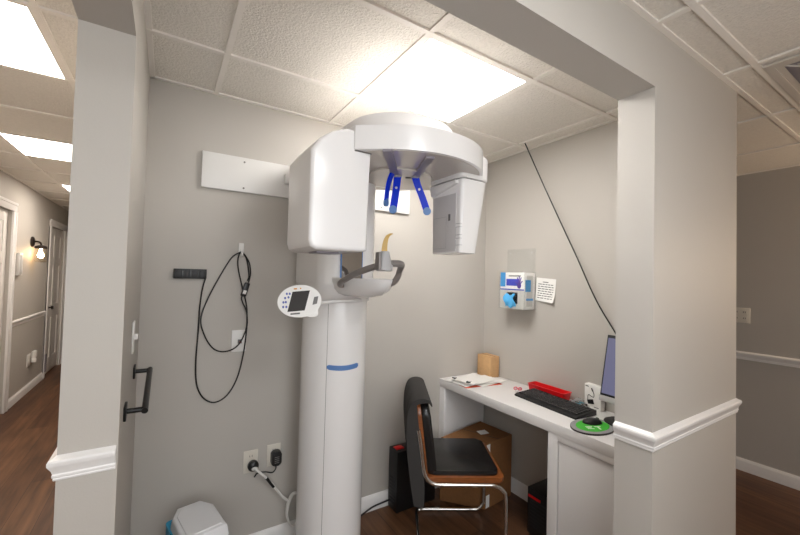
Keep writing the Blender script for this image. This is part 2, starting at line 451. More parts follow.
# ------------------------------------------------------------------ ceiling lights
def ceil_light(x0, x1, y0, y1, label, m):
    t = thing('ceiling_light', label, 'ceiling light', ((x0 + x1) / 2, (y0 + y1) / 2, H), 0, 'ceiling light panels')
    hx, hy = (x1 - x0) / 2, (y1 - y0) / 2
    b = BM()
    f = .012
    for (a, b_, c, d_) in ((-hx, hx, -hy, -hy + f), (-hx, hx, hy - f, hy), (-hx, -hx + f, -hy + f + 1e-4, hy - f - 1e-4), (hx - f, hx, -hy + f + 1e-4, hy - f - 1e-4)):
        bx(b, a, b_, c, d_, -.0015, .0058)
    lobj('frame', b, M['tbar'], t)
    b = BM(); bx(b, -hx + f, hx - f, -hy + f, hy - f, .0005, .0055); lobj('diffuser', b, m, t)
    return t
ceil_light(.825, 1.402, 1.135, 1.717, 'square glowing ceiling panel above the white x-ray machine in the alcove', M['panel_light'])
ceil_light(-1.03, -.442, 1.81, 2.42, 'glowing hall ceiling panel nearest the left wall end, cut by the picture edge', M['hall_light'])
ceil_light(-1.03, -.442, 3.645, 4.25, 'second glowing hall ceiling panel, between the nearest and the farthest ones', M['hall_light'])
ceil_light(-1.03, -.442, 5.49, 6.09, 'farthest glowing hall ceiling panel, a tiny patch beyond the wall end', M['hall_light'])
M['front_fill'] = emit('front_fill_diffuser', (0.97, 0.98, 1.0, 1), 18.0)  # added panel out of view, brightens the front corridor and wall ends
ceil_light(.24, .83, -.69, -.10, 'unseen ceiling panel added to the front corridor for more light', M['front_fill'])

# ceiling vent (right)
t = thing('ceiling_vent', 'square white air diffuser in the ceiling at the upper right', 'air vent', (2.405, .205, H))
bm = BM()
for k, (r0, r1, z0, z1) in enumerate(((.29, .25, 0, -.004), (.22, .17, .006, -.03), (.14, .09, .006, -.038))):
    V = []
    for (r, z) in ((r0, z0), (r1, z1), (r1 - .004, z1), (r0 - .004, z0 + .008)):
        V.append([bm.verts.new((sx * r, sy * r, z)) for sx, sy in ((-1, -1), (1, -1), (1, 1), (-1, 1))])
    for a in range(4):
        for j in range(4):
            bm.faces.new([V[a][j], V[a][(j + 1) % 4], V[(a + 1) % 4][(j + 1) % 4], V[(a + 1) % 4][j]])
lobj('louvre', bm, M['vent'], t)
bm = BM(); bx(bm, -.07, .07, -.07, .07, -.044, -.038); lobj('center_plate', bm, M['vent'], t)
bm = BM()
for (a, b, c, d_) in ((-.3, .3, -.3, -.27), (-.3, .3, .27, .3), (-.3, -.27, -.2699, .2699), (.27, .3, -.2699, .2699)): bx(bm, a, b, c, d_, -.006, .004)
lobj('frame', bm, M['vent'], t)
bm = BM(); bx(bm, -.27, .27, -.27, .27, .002, .0055); lobj('duct_opening', bm, M['slot'], t)
for sx, sy in ((-1, -1), (1, -1), (1, 1), (-1, 1)):
    bm = BM(); tube(bm, [(sx * .08, sy * .08, -.036), (sx * .27, sy * .27, .004)], .004, 6, smooth=False); lobj('strut', bm, M['vent'], t)

# ------------------------------------------------------------------ x-ray machine (axes follow the room)
xm = thing('panoramic_xray_machine', 'tall white panoramic dental x-ray machine on a floor column by the alcove back wall', 'x-ray machine', (.73, 1.86, 0))
CX0, CX1, CY0, CY1 = .652, .872, 1.68, 2.14
def hull(pts):
    pts = sorted(set(pts))
    def half(ps):
        h = []
        for p in ps:
            while len(h) > 1 and (h[-1][0] - h[-2][0]) * (p[1] - h[-2][1]) - (h[-1][1] - h[-2][1]) * (p[0] - h[-2][0]) <= 0: h.pop()
            h.append(p)
        return h
    a, b = half(pts), half(pts[::-1]); return a[:-1] + b[:-1]
PCX, PCY, PR = .778, 1.885, .167
col_plan = hull(ell(PCX, PCY, PR, PR + .02, 64) + [(.715, 2.075), (.90, 2.075)])
bm = BM(); prism(bm, col_plan, .02, 1.42, 'z', .003, 1)
col = obj('column', bm, M['white'], xm)
def pillar(a, off): return (PCX + (PR + off) * math.cos(a), PCY + (PR + .02 + off) * math.sin(a))
bm = BM(); a_ = 1.5 * PI - .62; p_ = pillar(a_, 0); bx(bm, p_[0] - .0008, p_[0] + .0008, p_[1] - .0006, p_[1] + .001, .02, 1.40); obj('seam', bm, M['seam'], col)
# blue stripe wrapping the rounded front, sagging a little in the middle
def front_outline(off): return [pillar(a_ + .01 + i * .98 / 16, off) for i in range(17)]
o0, o1 = front_outline(-.001), front_outline(.003); n = len(o0); bm = BM(); rings = []
for i in range(n):
    t_ = i / (n - 1); zc = 1.062 - .006 * math.sin(PI * t_); hh = .0120 * min(1, .55 + 7 * min(t_, 1 - t_))
    rings.append([bm.verts.new((p[0], p[1], zc + dz)) for p, dz in ((o0[i], -hh), (o1[i], -hh), (o1[i], hh), (o0[i], hh))])
for a, b in zip(rings, rings[1:]):
    for k in range(4): bm.faces.new([a[k], a[(k + 1) % 4], b[(k + 1) % 4], b[k]])
bm.faces.new(rings[0][::-1]); bm.faces.new(rings[-1]); obj('blue_stripe', bm, M['stripe'], col)
bm = BM(); bx(bm, CX0 - .03, CX1 + .03, CY0 - .03, YB - .02, .001, .02, .004); obj('base_plate', bm, M['white2'], xm)
bm = BM(); bx(bm, .70, .80, 2.06, YB - .001, 1.6, 1.93); obj('wall_bracket', bm, M['white2'], xm)
# telescoping carriage with a skirt that narrows onto the column
CARP = rrect(.626, .912, 1.640, 2.112, (.13, .09, .01, .01), 12)
bm = BM(); prism(bm, CARP, 1.475, 2.13, 'z', .004, 2)
car = obj('carriage', bm, M['white'], xm)
bm = BM(); bx(bm, .716, .7172, 1.6392, 1.641, 1.478, 1.9); obj('seam', bm, M['hgrey'], car)
bm = BM(); ang = lambda p: math.atan2(p[1] - PCY, p[0] - PCX)
def radial(poly, a, grow=0.0):
    d = Vector((math.cos(a), math.sin(a))); best = 0
    for p, q in zip(poly, poly[1:] + poly[:1]):
        p0 = Vector((p[0] - PCX, p[1] - PCY)); e_ = Vector((q[0] - p[0], q[1] - p[1])); den = d.x * e_.y - d.y * e_.x
        if abs(den) < 1e-9: continue
        t = (p0.x * e_.y - p0.y * e_.x) / den; u = (p0.x * d.y - p0.y * d.x) / den
        if t > 0 and -1e-6 <= u <= 1 + 1e-6: best = max(best, t)
    return (PCX + d.x * (best + grow), PCY + d.y * (best + grow))
rings = []
for k, z in ((0, 1.4755), (0, 1.462), (.25, 1.44), (.6, 1.412), (.85, 1.392), (1.0, 1.380)):
    ring = []
    for i in range(80):
        a = 2 * PI * i / 80; A = radial(CARP, a); B = radial(col_plan, a, .012)
        ring.append(bm.verts.new((A[0] + (B[0] - A[0]) * k, A[1] + (B[1] - A[1]) * k, z)))
    rings.append(ring)
for a, b in zip(rings, rings[1:]):
    for i in range(80): bm.faces.new([a[i], a[(i + 1) % 80], b[(i + 1) % 80], b[i]])
bm.faces.new(rings[0]); bm.faces.new(rings[-1][::-1]); obj('carriage_skirt', bm, M['white'], car)
# patient mirror on the carriage
bm = BM(); bx(bm, .696, .812, 1.632, 1.6405, 1.415, 1.66, .002); mr = obj('mirror_frame', bm, M['stripe'], xm)
bm = BM(); bx(bm, .701, .806, 1.6295, 1.6325, 1.440, 1.655); obj('mirror', bm, M['mirror'], mr)
# chin shelf: shallow rounded dish standing out of the carriage
bm = BM()
sx, sy, rx, ry = .792, 1.66, .122, .300
prof = [(0.0, 1.352), (.45, 1.356), (.72, 1.368), (.90, 1.392), (.985, 1.425), (1.0, 1.438), (.985, 1.443), (.9, 1.441), (0, 1.437)]
lathe(bm, prof, 56)
for v in bm.verts: v.co = Vector((sx + v.co.x * rx, sy + v.co.y * ry, v.co.z))
bmesh.ops.translate(bm, verts=bm.verts[:], vec=(0, 0, -.004))
shelf = obj('chin_shelf', bm, M['white'], xm, smooth=50)
# handle: bent tube
bm = BM()
tube(bm, [(.70, 1.58, 1.415), (.664, 1.555, 1.415), (.648, 1.49, 1.434), (.665, 1.39, 1.468), (.695, 1.31, 1.492), (.735, 1.264, 1.506), (.785, 1.266, 1.510), (.824, 1.296, 1.506), (.844, 1.342, 1.486), (.847, 1.362, 1.458), (.838, 1.388, 1.430), (.815, 1.45, 1.412)],
     .0135, 14, 8)
hd = obj('handle', bm, M['mgrey'], xm, smooth=60)
bm = BM()
prism(bm, rrect(.690, .748, 1.232, 1.280, .018, 5), 1.497, 1.572, 'z', .006, 2, scale_hi=.62)
bx(bm, .686, .752, 1.240, 1.276, 1.494, 1.522, .008)
hold = obj('bite_holder', bm, M['hgrey'], xm)
bm = BM(); prism(bm, rrect(.684, .697, 1.236, 1.276, .005, 4), 1.50, 1.568, 'z', .002, 1, scale_hi=.8); obj('clip', bm, M['mgrey'], hold)
bm = BM()
pts = [(.718, 1.257, 1.555), (.718, 1.258, 1.580), (.721, 1.256, 1.610), (.728, 1.252, 1.630), (.741, 1.246, 1.640)]
path = smooth_path(pts, 5)
rows = []
for i, p in enumerate(path):
    w = .0135 * (1 - .55 * i / (len(path) - 1))
    rows.append([p + Vector((w * .8 * s, -w * .5 * s, 0)) for s in (-1, -.33, .33, 1)])
sheet(bm, rows, .008)
obj('bite_block', bm, M['bite'], xm)

# fixed head arm reaching out over the patient
CXX, CYY = .895, 1.40
bm = BM()
outline = []
hull_pts = ell(CXX + .005, CYY + .05, .25, .225, 40) + [(.632, 2.11), (.905, 2.11), (.632, 1.75), (1.02, 1.80)]
prism(bm, hull(hull_pts), 1.955, 2.125, 'z', .016, 3)
obj('head_arm', bm, M['white'], xm, smooth=40)

# rotating arm: D shaped plate with a deep front band
bm = BM()
plate = ell(CXX + .01, CYY - .01, .352, .302, 60)
plate = hull(plate + [(.5715, 1.240), (.5715, 1.40)])
prism(bm, plate, 1.93, 2.022, 'z', .005, 2)
ra = obj('rotating_arm', bm, M['white'], xm, smooth=40)
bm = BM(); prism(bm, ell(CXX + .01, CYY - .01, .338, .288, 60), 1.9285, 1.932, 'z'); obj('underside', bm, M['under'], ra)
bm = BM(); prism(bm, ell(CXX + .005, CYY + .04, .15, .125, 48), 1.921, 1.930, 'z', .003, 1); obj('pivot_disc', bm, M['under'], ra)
bm = BM(); prism(bm, ell(CXX + .03, CYY + .02, .012, .012, 16), 1.918, 1.922, 'z'); obj('pivot_screw', bm, M['seam'], ra)
# rear lower skirt of the arm, behind the clamps
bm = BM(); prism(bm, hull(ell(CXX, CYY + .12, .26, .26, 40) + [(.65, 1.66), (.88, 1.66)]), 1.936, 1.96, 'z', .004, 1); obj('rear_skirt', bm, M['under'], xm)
bm = BM()
for (a, b) in (((.862, 1.43), (.665, 1.165)), ((.955, 1.40), (.838, 1.135))):
    A, B = Vector(a), Vector(b); d = (B - A).normalized(); n = Vector((-d.y, d.x)) * .017
    prism(bm, [tuple(A + n), tuple(A - n), tuple(B - n), tuple(B + n)], 1.9195, 1.9287, 'z')
obj('clamp_slot', bm, M['slot'], ra)

# temple clamps
def clamp(pts, wdir, w, edge):
    path = smooth_path(pts, 6); rows = []
    for p in path: rows.append([p + Vector(wdir) * w * s for s in (-1, -.4, .4, 1)])
    b = BM(); sheet(b, rows, .009)
    c = obj('temple_clamp', b, M['blue'], xm, smooth=50)
    b = BM(); a = path[-1]; wd = Vector(wdir).normalized(); nn = wd.cross(path[-1] - path[-2]).normalized()
    q = nn.to_track_quat('Z', 'Y').to_matrix().to_4x4()
    lathe(b, [(0, -.0065), (w * 1.1, -.0065), (w * 1.1, .0065), (0, .0065)], 20, a, q); obj('ear_pad', b, M['bluepad'], c)
    if not edge:
        b = BM(); a = path[len(path) // 2 - 1] - nn * 0
        lathe(b, [(0, -.0062), (.0055, -.0062), (.0055, .0062), (0, .0062)], 14, a, q); obj('rivet', b, M['silver'], c)
    b = BM(); a = path[0]; bx(b, a.x - .016, a.x + .016, a.y - .012, a.y + .012, a.z - .004, a.z + .010, .003); obj('mount', b, M['hgrey'], c)
cd = Vector((.846, -.533, 0))
clamp([(.872, 1.425, 1.918), (.868, 1.425, 1.88), (.862, 1.425, 1.83), (.852, 1.425, 1.765)], cd, .0165, False)
clamp([(.945, 1.39, 1.918), (.957, 1.385, 1.88), (.978, 1.378, 1.83), (1.002, 1.372, 1.768)], cd, .0165, False)
clamp([(.842, 1.40, 1.945), (.822, 1.405, 1.90), (.812, 1.41, 1.85), (.808, 1.412, 1.79)], Vector((.78, .62, 0)), .0165, True)

# source housing (left) with a roof falling away to the left
bm = BM()
sec = [(.412, 1.585), (.420, 1.563), (.440, 1.553), (.622, 1.553), (.640, 1.560), (.640, 1.935), (.628, 2.005), (.545, 2.006), (.49, 1.985), (.442, 1.948), (.412, 1.905)]
vs = prism(bm, sec, 1.248, 1.52, 'y')
es = [e2 for e2 in bm.edges if abs(e2.verts[0].co.y - e2.verts[1].co.y) < 1e-5 and e2.verts[0].co.y < 1.3]
bmesh.ops.bevel(bm, geom=es, offset=.015, segments=5, profile=.5, affect='EDGES')
sh = obj('source_housing', bm, M['white'], xm, smooth=40)
bm = BM(); bx(bm, .47, .56, 1.33, 1.42, 1.546, 1.556, .002); obj('collimator_port', bm, M['slot'], sh)
bm = BM(); bx(bm, .574, .644, 1.245, 1.30, 1.9255, 1.9295); obj('seam', bm, M['seam'], sh)

# sensor housing (right)
bm = BM()
# body tapers towards the bottom, its inner face looks at the source
b0 = rrect(1.082, 1.198, 1.232, 1.432, (.012, .045, .045, .012), 6); b1 = rrect(1.082, 1.258, 1.225, 1.452, (.02, .06, .06, .02), 6)
lo = [bm.verts.new((a, b, 1.578)) for a, b in b0]; hi = [bm.verts.new((a, b, 1.905)) for a, b in b1]
bm.faces.new(lo[::-1]); bm.faces.new(hi)
for i in range(len(lo)): bm.faces.new([lo[i], lo[(i + 1) % len(lo)], hi[(i + 1) % len(lo)], hi[i]])
sn = obj('sensor_housing', bm, M['white'], xm, smooth=40)
bm = BM(); prism(bm, rrect(1.072, 1.264, 1.218, 1.46, (.03, .065, .065, .03), 6), 1.909, 2.02, 'z', .010, 3); obj('sensor_bracket', bm, M['white'], sn)
bm = BM(); prism(bm, rrect(1.085, 1.254, 1.23, 1.448, (.02, .05, .05, .02), 6), 1.903, 1.911, 'z'); obj('seam', bm, M['seam'], sn)
bm = BM(); bx(bm, 1.0795, 1.083, 1.262, 1.425, 1.585, 1.845, .001); fp = obj('inner_panel', bm, M['grey_in'], sn)
bm = BM()
prism(bm, [(1.425, 1.850), (1.25, 1.885), (1.25, 1.90), (1.44, 1.90)], 1.062, 1.083, 'x', .004, 2); obj('hood', bm, M['white'], sn)
bm = BM()
for (a, b, c, d_) in ((1.325, 1.327, 1.60, 1.745), (1.418, 1.420, 1.60, 1.745), (1.325, 1.42, 1.744, 1.746), (1.325, 1.42, 1.60, 1.602)): bx(bm, 1.0788, 1.080, a, b, c, d_)
obj('panel_outline', bm, M['hgrey'], sn)
bm = BM(); bx(bm, 1.0785, 1.080, 1.298, 1.312, 1.725, 1.755); obj('indicator_slot', bm, M['seam'], sn)
bm = BM()
for z in (1.705, 1.69, 1.655, 1.64, 1.61): bx(bm, 1.0795, 1.094, 1.2312, 1.262, z, z + .0022)
for z0, z1 in ((1.64, 1.69), (1.595, 1.635)): bx(bm, 1.080, 1.0818, 1.260, 1.2612, z0, z1)
obj('vent_slots', bm, M['hgrey'], sn)

# control panel: tilted oval on a thin arm
cpm = Matrix.Translation((.463, 1.492, 1.357)) @ Matrix.Rotation(-.34, 4, 'Z') @ Matrix.Rotation(PI / 2 - .22, 4, 'X') @ Matrix.Rotation(.10, 4, 'Z') @ Matrix.Scale(.93, 4)
def cp(bm, m, name, parent): 
    bmesh.ops.transform(bm, matrix=cpm, verts=bm.verts[:]); return obj(name, bm, m, parent, smooth=40)
bm = BM()
prism(bm, ell(0, 0, .0925, .071, 56), -.018, .006, 'z', .006, 3)
prism(bm, rrect(.02, .075, -.074, -.03, .016, 6), -.014, .004, 'z', .004, 2)
cpo = cp(bm, M['white2'], 'control_panel', xm)
bm = BM(); prism(bm, [(-.054, -.043), (.018, -.043), (.046, .043), (-.028, .043)], .0055, .0068, 'z'); cp(bm, M['screen'], 'screen', cpo)
bm = BM()
for (x, y) in ((-.052, .036), (-.040, .035), (-.060, .018), (-.046, .020), (-.068, .0), (-.058, 0), (-.070, -.020), (-.057, -.021)): prism(bm, ell(x, y, .0045, .0055, 8), .0055, .0066, 'z')
cp(bm, M['icon'], 'buttons', cpo)
bm = BM(); prism(bm, rrect(-.042, -.002, -.057, -.050, .002, 3), .0055, .0065, 'z'); cp(bm, M['text'], 'caption', cpo)
bm = BM(); prism(bm, [(.052, -.022), (.072, -.018), (.080, .014), (.062, .012)], .0055, .0065, 'z'); cp(bm, M['text'], 'rating_label', cpo)
bm = BM(); prism(bm, rrect(-.022, -.008, .052, .058, .002, 3), .0055, .0066, 'z'); prism(bm, rrect(.004, .010, .052, .058, .002, 3), .0055, .0066, 'z'); cp(bm, M['orange'], 'warning_marks', cpo)
bm = BM(); tube(bm, [(.50, 1.515, 1.345), (.58, 1.56, 1.349), (.70, 1.60, 1.352), (.80, 1.625, 1.352)], .0075, 10); obj('panel_arm', bm, M['white2'], xm)

# the carriage and all it carries stand a little higher on the column
def walk(o):
    for c in o.children:
        yield c; yield from walk(c)
LIFT = {'column': 0, 'base_plate': 0, 'wall_bracket': 0, 'carriage': 0, 'mirror_frame': .055, 'handle': .055, 'bite_holder': .038, 'bite_block': .040, 'chin_shelf': .062, 'control_panel': .046, 'panel_arm': .040}
for c in list(xm.children):
    dz = LIFT.get(c.name.split('.')[0], .048)
    for o in [c] + list(walk(c)):
        o.data.transform(Matrix.Translation((0, 0, dz)))

# ------------------------------------------------------------------ alcove wall things
# mounting board behind the machine
bm = BM(); bx(bm, .135, 1.405, YB - .02, YB - .0005, 1.945, 2.130, .002)
bd = tag(obj('mounting_board', bm, M['white2']), 'long white board fixed to the back wall behind the x-ray machine', 'board')
bm = BM(); bx(bm, .545, .60, YB - .055, YB - .019, 2.02, 2.075, .004); obj('bracket', bm, M['white2'], bd)
for x in (.335, 1.18):
    for z in (1.965, 2.105):
        bm = BM(); lathe(bm, [(.005, 0), (.005, .002), (0, .003)], 10, (x, YB - .02, z), Matrix.Rotation(PI / 2, 4, 'X')); obj('screw', bm, M['seam'], bd)

# black holder strip
bm = BM(); bx(bm, .030, .175, YB - .022, YB - .0005, 1.476, 1.525, .002)
hs = tag(obj('cable_holder', bm, M['black']), 'small black strip holder on the back wall, left of the hanging cable', 'holder')
bm = BM()
for i in range(4): bx(bm, .040 + i * .034, .066 + i * .034, YB - .026, YB - .021, 1.482, 1.518, .002)
obj('clip_slots', bm, M['keycap'], hs)
# hook
hk = BM()
bx(hk, .324, .350, YB - .006, YB - .0005, 1.615, 1.672, .004)
tube(hk, [(.337, YB - .004, 1.64), (.337, YB - .008, 1.612), (.337, YB - .022, 1.602), (.337, YB - .034, 1.612), (.337, YB - .036, 1.626)], .006, 10)
tag(obj('wall_hook', hk, M['wplate']), 'small white adhesive hook carrying the black cable loops', 'hook')
# looped cable: points in the plane of the wall (x,z)
def wallpts(seq, y): return [(a, y, b) for a, b in seq]
yb = YB - .016
cab = tag(obj('hanging_cable', (lambda b: (tube(b, [
    (.170, YB - .026, 1.480), (.158, yb, 1.42), (.150, yb, 1.33), (.147, yb, 1.20), (.142, yb, 1.06), (.150, yb, .945), (.180, yb, .875), (.232, yb, .842), (.290, yb, .868), (.335, yb, .945), (.362, yb, 1.06),
    (.376, yb, 1.20), (.372, yb - .004, 1.33), (.345, yb - .006, 1.44), (.322, yb - .006, 1.54), (.322, yb - .008, 1.60), (.338, yb - .010, 1.619), (.365, yb - .006, 1.58), (.378, yb, 1.50), (.372, yb, 1.47)], .0035, 8), b)[1])(BM()), M['rubber']),
    'thin black cable hanging in long loops from the white hook', 'cable')
bm = BM()
tube(bm, [(.352, yb - .004, 1.395), (.345, yb - .008, 1.37), (.372, yb - .010, 1.30), (.374, yb - .010, 1.22), (.340, yb - .010, 1.135), (.285, yb - .010, 1.102), (.225, yb - .010, 1.115), (.180, yb - .010, 1.18), (.156, yb - .010, 1.27), (.182, yb - .010, 1.37),
          (.235, yb - .010, 1.49), (.285, yb - .012, 1.585), (.322, yb - .014, 1.617), (.342, yb - .014, 1.618), (.375, yb - .010, 1.57), (.385, yb - .006, 1.51), (.377, yb - .004, 1.46)], .0035, 8)
obj('inner_loop', bm, M['rubber'], cab)
bm = BM()
mt = Matrix.Translation((.362, yb - .008, 1.425)) @ Matrix.Rotation(.28, 4, 'Y')
bx(bm, -.014, .014, -.008, .008, -.040, .036, .005); bmesh.ops.transform(bm, matrix=mt, verts=bm.verts[:]); dg = obj('connector_box', bm, M['black'], cab)
bm = BM(); bx(bm, -.008, .008, -.0092, -.0078, -.026, -.006); bmesh.ops.transform(bm, matrix=mt, verts=bm.verts[:]); obj('label_patch', bm, M['wplate'], dg)

# network plate
np_ = thing('network_plate', 'white data wall plate half behind the hanging cable', 'wall plate', (.342, YB, 1.148))
bm = BM(); bx(bm, -.036, .036, -.007, -.0005, -.058, .058, .003); lobj('plate', bm, M['wplate'], np_)
bm = BM(); bx(bm, -.006, .014, -.009, -.006, -.014, .008, .001); lobj('jack', bm, M['text'], np_)
bm = BM(); bx(bm, .002, .012, -.0098, -.0088, -.010, -.002); lobj('jack_insert', bm, M['red'], np_)

# two outlets on the back wall
def outlet(x, z, w, h, label, group):
    t = thing('wall_outlet', label, 'outlet', (x, YB, z), 0, group)
    b = BM(); bx(b, -w / 2, w / 2, -.006, -.0005, -h / 2, h / 2, .002); lobj('plate', b, M['plate'], t)
    for zz in (-.026, .026):
        b = BM(); prism(b, rrect(-.016, .016, zz - .017, zz + .017, .006, 4), -.0075, -.0055, 'y'); s_ = lobj('socket', b, M['plate'], t)
        b = BM()
        for dx in (-.006, .006): bx(b, dx - .0012, dx + .0012, -.0082, -.007, zz - .002, zz + .008)
        b2 = lobj('slots', b, M['dark'], s_)
    return t
outlet(.424, .492, .074, .118, 'beige back-wall outlet with the white cord plugged in', 'back wall outlets')
outlet(.545, .500, .074, .118, 'beige back-wall outlet with the black adapter plugged in', 'back wall outlets')
# machine power cord with black plug
pc = thing('power_cable', 'white power cord running from its black plug to a coil beside the machine column', 'cord', (.428, YB, .48))
bm = BM(); lathe(bm, [(.026, 0), (.028, .006), (.028, .022), (.020, .030), (.012, .034), (0, .034)], 24, (.006, -.008, -.006), Matrix.Rotation(PI / 2, 4, 'X')); pl = lobj('plug', bm, M['black'], pc)
bm = BM(); prism(bm, ell(.010, -.014, .016, .009, 20), -.046, -.036, 'y', .002, 1); lobj('strain_relief', bm, M['wplate'], pl)
bm = BM(); tube(bm, [(.010, -.040, -.012), (.03, -.055, -.030), (.075, -.052, -.080), (.125, -.05, -.150), (.165, -.05, -.205), (.195, -.044, -.235)], .0065, 10); lobj('cord', bm, M['wplate'], pc)
bm = BM()
pts = []
for i in range(61):
    a = -2.2 + i * 2 * PI / 15
    pts.append((.232 + (.046 + .003 * math.sin(i)) * math.cos(a) * .9, -.042 + .012 * math.sin(i * .37), -.295 + .088 * math.sin(a)))
tube(bm, pts, .005, 8, 2); lobj('coil', bm, M['wplate'], pc)
bm = BM(); tube(bm, [(.070, -.053, -.074), (.112, -.050, -.134)], .0078, 8); lobj('cable_wrap', bm, M['rubber'], pc)
# black adapter
ad = thing('power_adapter', 'black power adapter plugged into the right of the two back-wall outlets', 'adapter', (.553, YB, .49))
bm = BM(); prism(bm, rrect(-.026, .026, -.036, .040, .014, 5), -.048, -.008, 'y', .006, 2); lobj('body', bm, M['black'], ad)
bm = BM()
for k in range(4): bx(bm, -.012, .012, -.0489, -.0478, -.020 + k * .010, -.016 + k * .010)
lobj('label_print', bm, M['text'], ad)
bm = BM(); tube(bm, [(.0, -.03, -.034), (-.002, -.034, -.056), (-.02, -.034, -.072), (-.06, -.03, -.060), (-.095, -.022, -.062), (-.11, -.02, -.08)], .0035, 8); lobj('lead', bm, M['rubber'], ad)

# towel bar on the left wall
tb = thing('grab_bar', 'black metal towel bar on the narrow alcove side of the left wall', 'towel bar', (XL, 1.67, 1.078))
tb.rotation_euler = (.11, 0, 0)
bm = BM(); tube(bm, [(.056, -.205, 0), (.056, .205, 0)], .0095, 14, smooth=False); lobj('bar', bm, M['bmetal'], tb)
for s in (-1, 1):
    bm = BM(); tube(bm, [(.006, s * .19, 0), (.058, s * .19, 0)], .0085, 12, smooth=False); p_ = lobj('post', bm, M['bmetal'], tb)
    bm = BM(); bx(bm, .0005, .008, s * .19 - .026, s * .19 + .026, -.023, .023, .002); lobj('mount_plate', bm, M['bmetal'], p_)
sw = thing('light_switch', 'narrow white light switch above the black bar', 'switch', (XL, 1.72, 1.26))
bm = BM(); bx(bm, .0005, .006, -.036, .036, -.058, .058, .002); lobj('plate', bm, M['wplate'], sw)
bm = BM(); bx(bm, .005, .018, -.005, .005, -.010, .012, .002); lobj('toggle', bm, M['wplate'], sw)

# ------------------------------------------------------------------ trash can
tc = thing('trash_can', 'white lidded waste bin with a blue liner at the lower left of the alcove', 'trash can', (.150, 1.835, 0), .22)
tc.scale = (.90, .92, 1.0)
bm = BM()
prism(bm, rrect(-.075, .075, -.115, .115, .02, 4), .001, .395, 'z', .004, 1, scale_hi=1.22); lobj('body', bm, M['bin'], tc)
bm = BM(); prism(bm, rrect(-.098, .098, -.146, .146, .02, 4), .355, .402, 'z'); lobj('liner', bm, M['liner'], tc)
bm = BM()
prism(bm, [(-.098, -.145), (.098, -.145), (.104, .07), (.062, .148), (-.052, .148), (-.094, .07)], .398, .448, 'z', .010, 3, scale_hi=.93)
lid = lobj('lid', bm, M['bin'], tc)
bm = BM(); prism(bm, [(-.074, -.12), (.074, -.12), (.078, .06), (.044, .12), (-.036, .12), (-.070, .06)], .446, .452, 'z', .003, 1); lobj('lid_ridge', bm, M['bin'], lid)

# ------------------------------------------------------------------ desk
DT = .781; DX = 1.715
dk = thing('built_in_desk', 'white built-in desk along the right alcove wall', 'desk', (1.93, 1.46, 0))
bm = BM(); bx(bm, DX, XR - .001, YJ + .002, YB - .002, DT - .055, DT, .002); obj('desktop', bm, M['desk'], dk)
bm = BM(); bx(bm, DX + .003, XR - .02, YB - .036, YB - .018, .0, DT - .055, .001); obj('end_panel', bm, M['desk'], dk)
bm = BM(); bx(bm, DX + .002, DX + .022, YB - .06, YB - .002, .0, DT - .055, .001); obj('corner_stile', bm, M['desk'], dk)
bm = BM()
bx(bm, DX + .02, XR - .03, 1.215, 1.233, .0, DT - .055); obj('cabinet_side', bm, M['desk'], dk)
bm = BM()
bx(bm, DX + .003, DX + .021, 1.180, 1.235, .0, DT - .055, .001); bx(bm, DX + .003, DX + .021, YJ + .002, 1.180, DT - .085, DT - .055, .001)
fr = obj('cabinet_frame', bm, M['desk'], dk)
bm = BM(); bx(bm, DX + .010, DX + .024, YJ + .002, 1.176, .004, DT - .090, .001); obj('cabinet_panel', bm, M['desk'], dk)

# ------------------------------------------------------------------ things on the desk
def sheetpaper(x, y, z, rot, m, label, w=.216, h=.279, curl=.004, name='paper_sheet', group=None):
    b = BM(); rows = []
    for i in range(9):
        row = []
        for j in range(7):
            u, v = (i / 8 - .5) * h, (j / 6 - .5) * w
            row.append((u, v, .0006 + curl * ((abs(u) / h * 2) ** 3 + .4 * (abs(v) / w * 2) ** 4) * (1 if (i + j) % 2 else .8)))
        rows.append(row)
    sheet(b, rows, .0007)
    o = obj(name, b, m, smooth=60); o.location = (x, y, z); o.rotation_euler = (0, 0, rot)
    return tag(o, label, 'paper' if name == 'paper_sheet' else 'folder', group)
sheetpaper(1.880, 1.945, DT + .0006, -.16, M['ored'], 'orange-red folder edge showing under the white papers', .216, .30, .0, 'paper_folder')
sheetpaper(1.955, 1.935, DT + .003, .12, M['paper'], 'bottom white paper sheet of the desk pile, corner toward the brown box', .19, .27, .001, group='papers on the desk')
sheetpaper(1.850, 1.975, DT + .005, .04, M['paper'], 'lower middle white paper sheet overhanging the desk front edge', .20, .27, .002, group='papers on the desk')
sheetpaper(1.915, 1.955, DT + .0095, -.25, M['paper'], 'upper middle white paper sheet lying askew in the desk pile', .20, .27, .003, group='papers on the desk')
sheetpaper(1.870, 1.960, DT + .014, .16, M['paper'], 'topmost white paper sheet of the desk pile with curled corners', .20, .26, .008, group='papers on the desk')
for (x, y, lab) in ((1.775, 1.905, 'small black binder clip at the front corner of the papers'), (1.752, 2.03, 'small black binder clip at the left edge of the papers')):
    b = BM(); prism(b, [(-.012, 0), (.012, 0), (.003, .010), (-.003, .010)], -.012, .012, 'y'); 
    tube(b, [(.012, -.006, .004), (.024, -.004, .006), (.024, .004, .006), (.012, .006, .004)], .001, 6)
    o = obj('binder_clip', b, M['black']); o.location = (x, y, DT + .019); tag(o, lab, 'binder clip', 'binder clips')
# brown small box
bm = BM(); bx(bm, -.045, .045, -.068, .068, 0, .155, .002)
o = obj('cardboard_box', bm, M['card2']); o.location = (2.096, 2.036, DT + .0005)
tag(o, 'small upright light brown cardboard box in the desk corner', 'box')
b = BM(); bx(b, -.004, .004, -.0685, .0685, .1548, .1556); lobj('tape', b, M['card'], o)
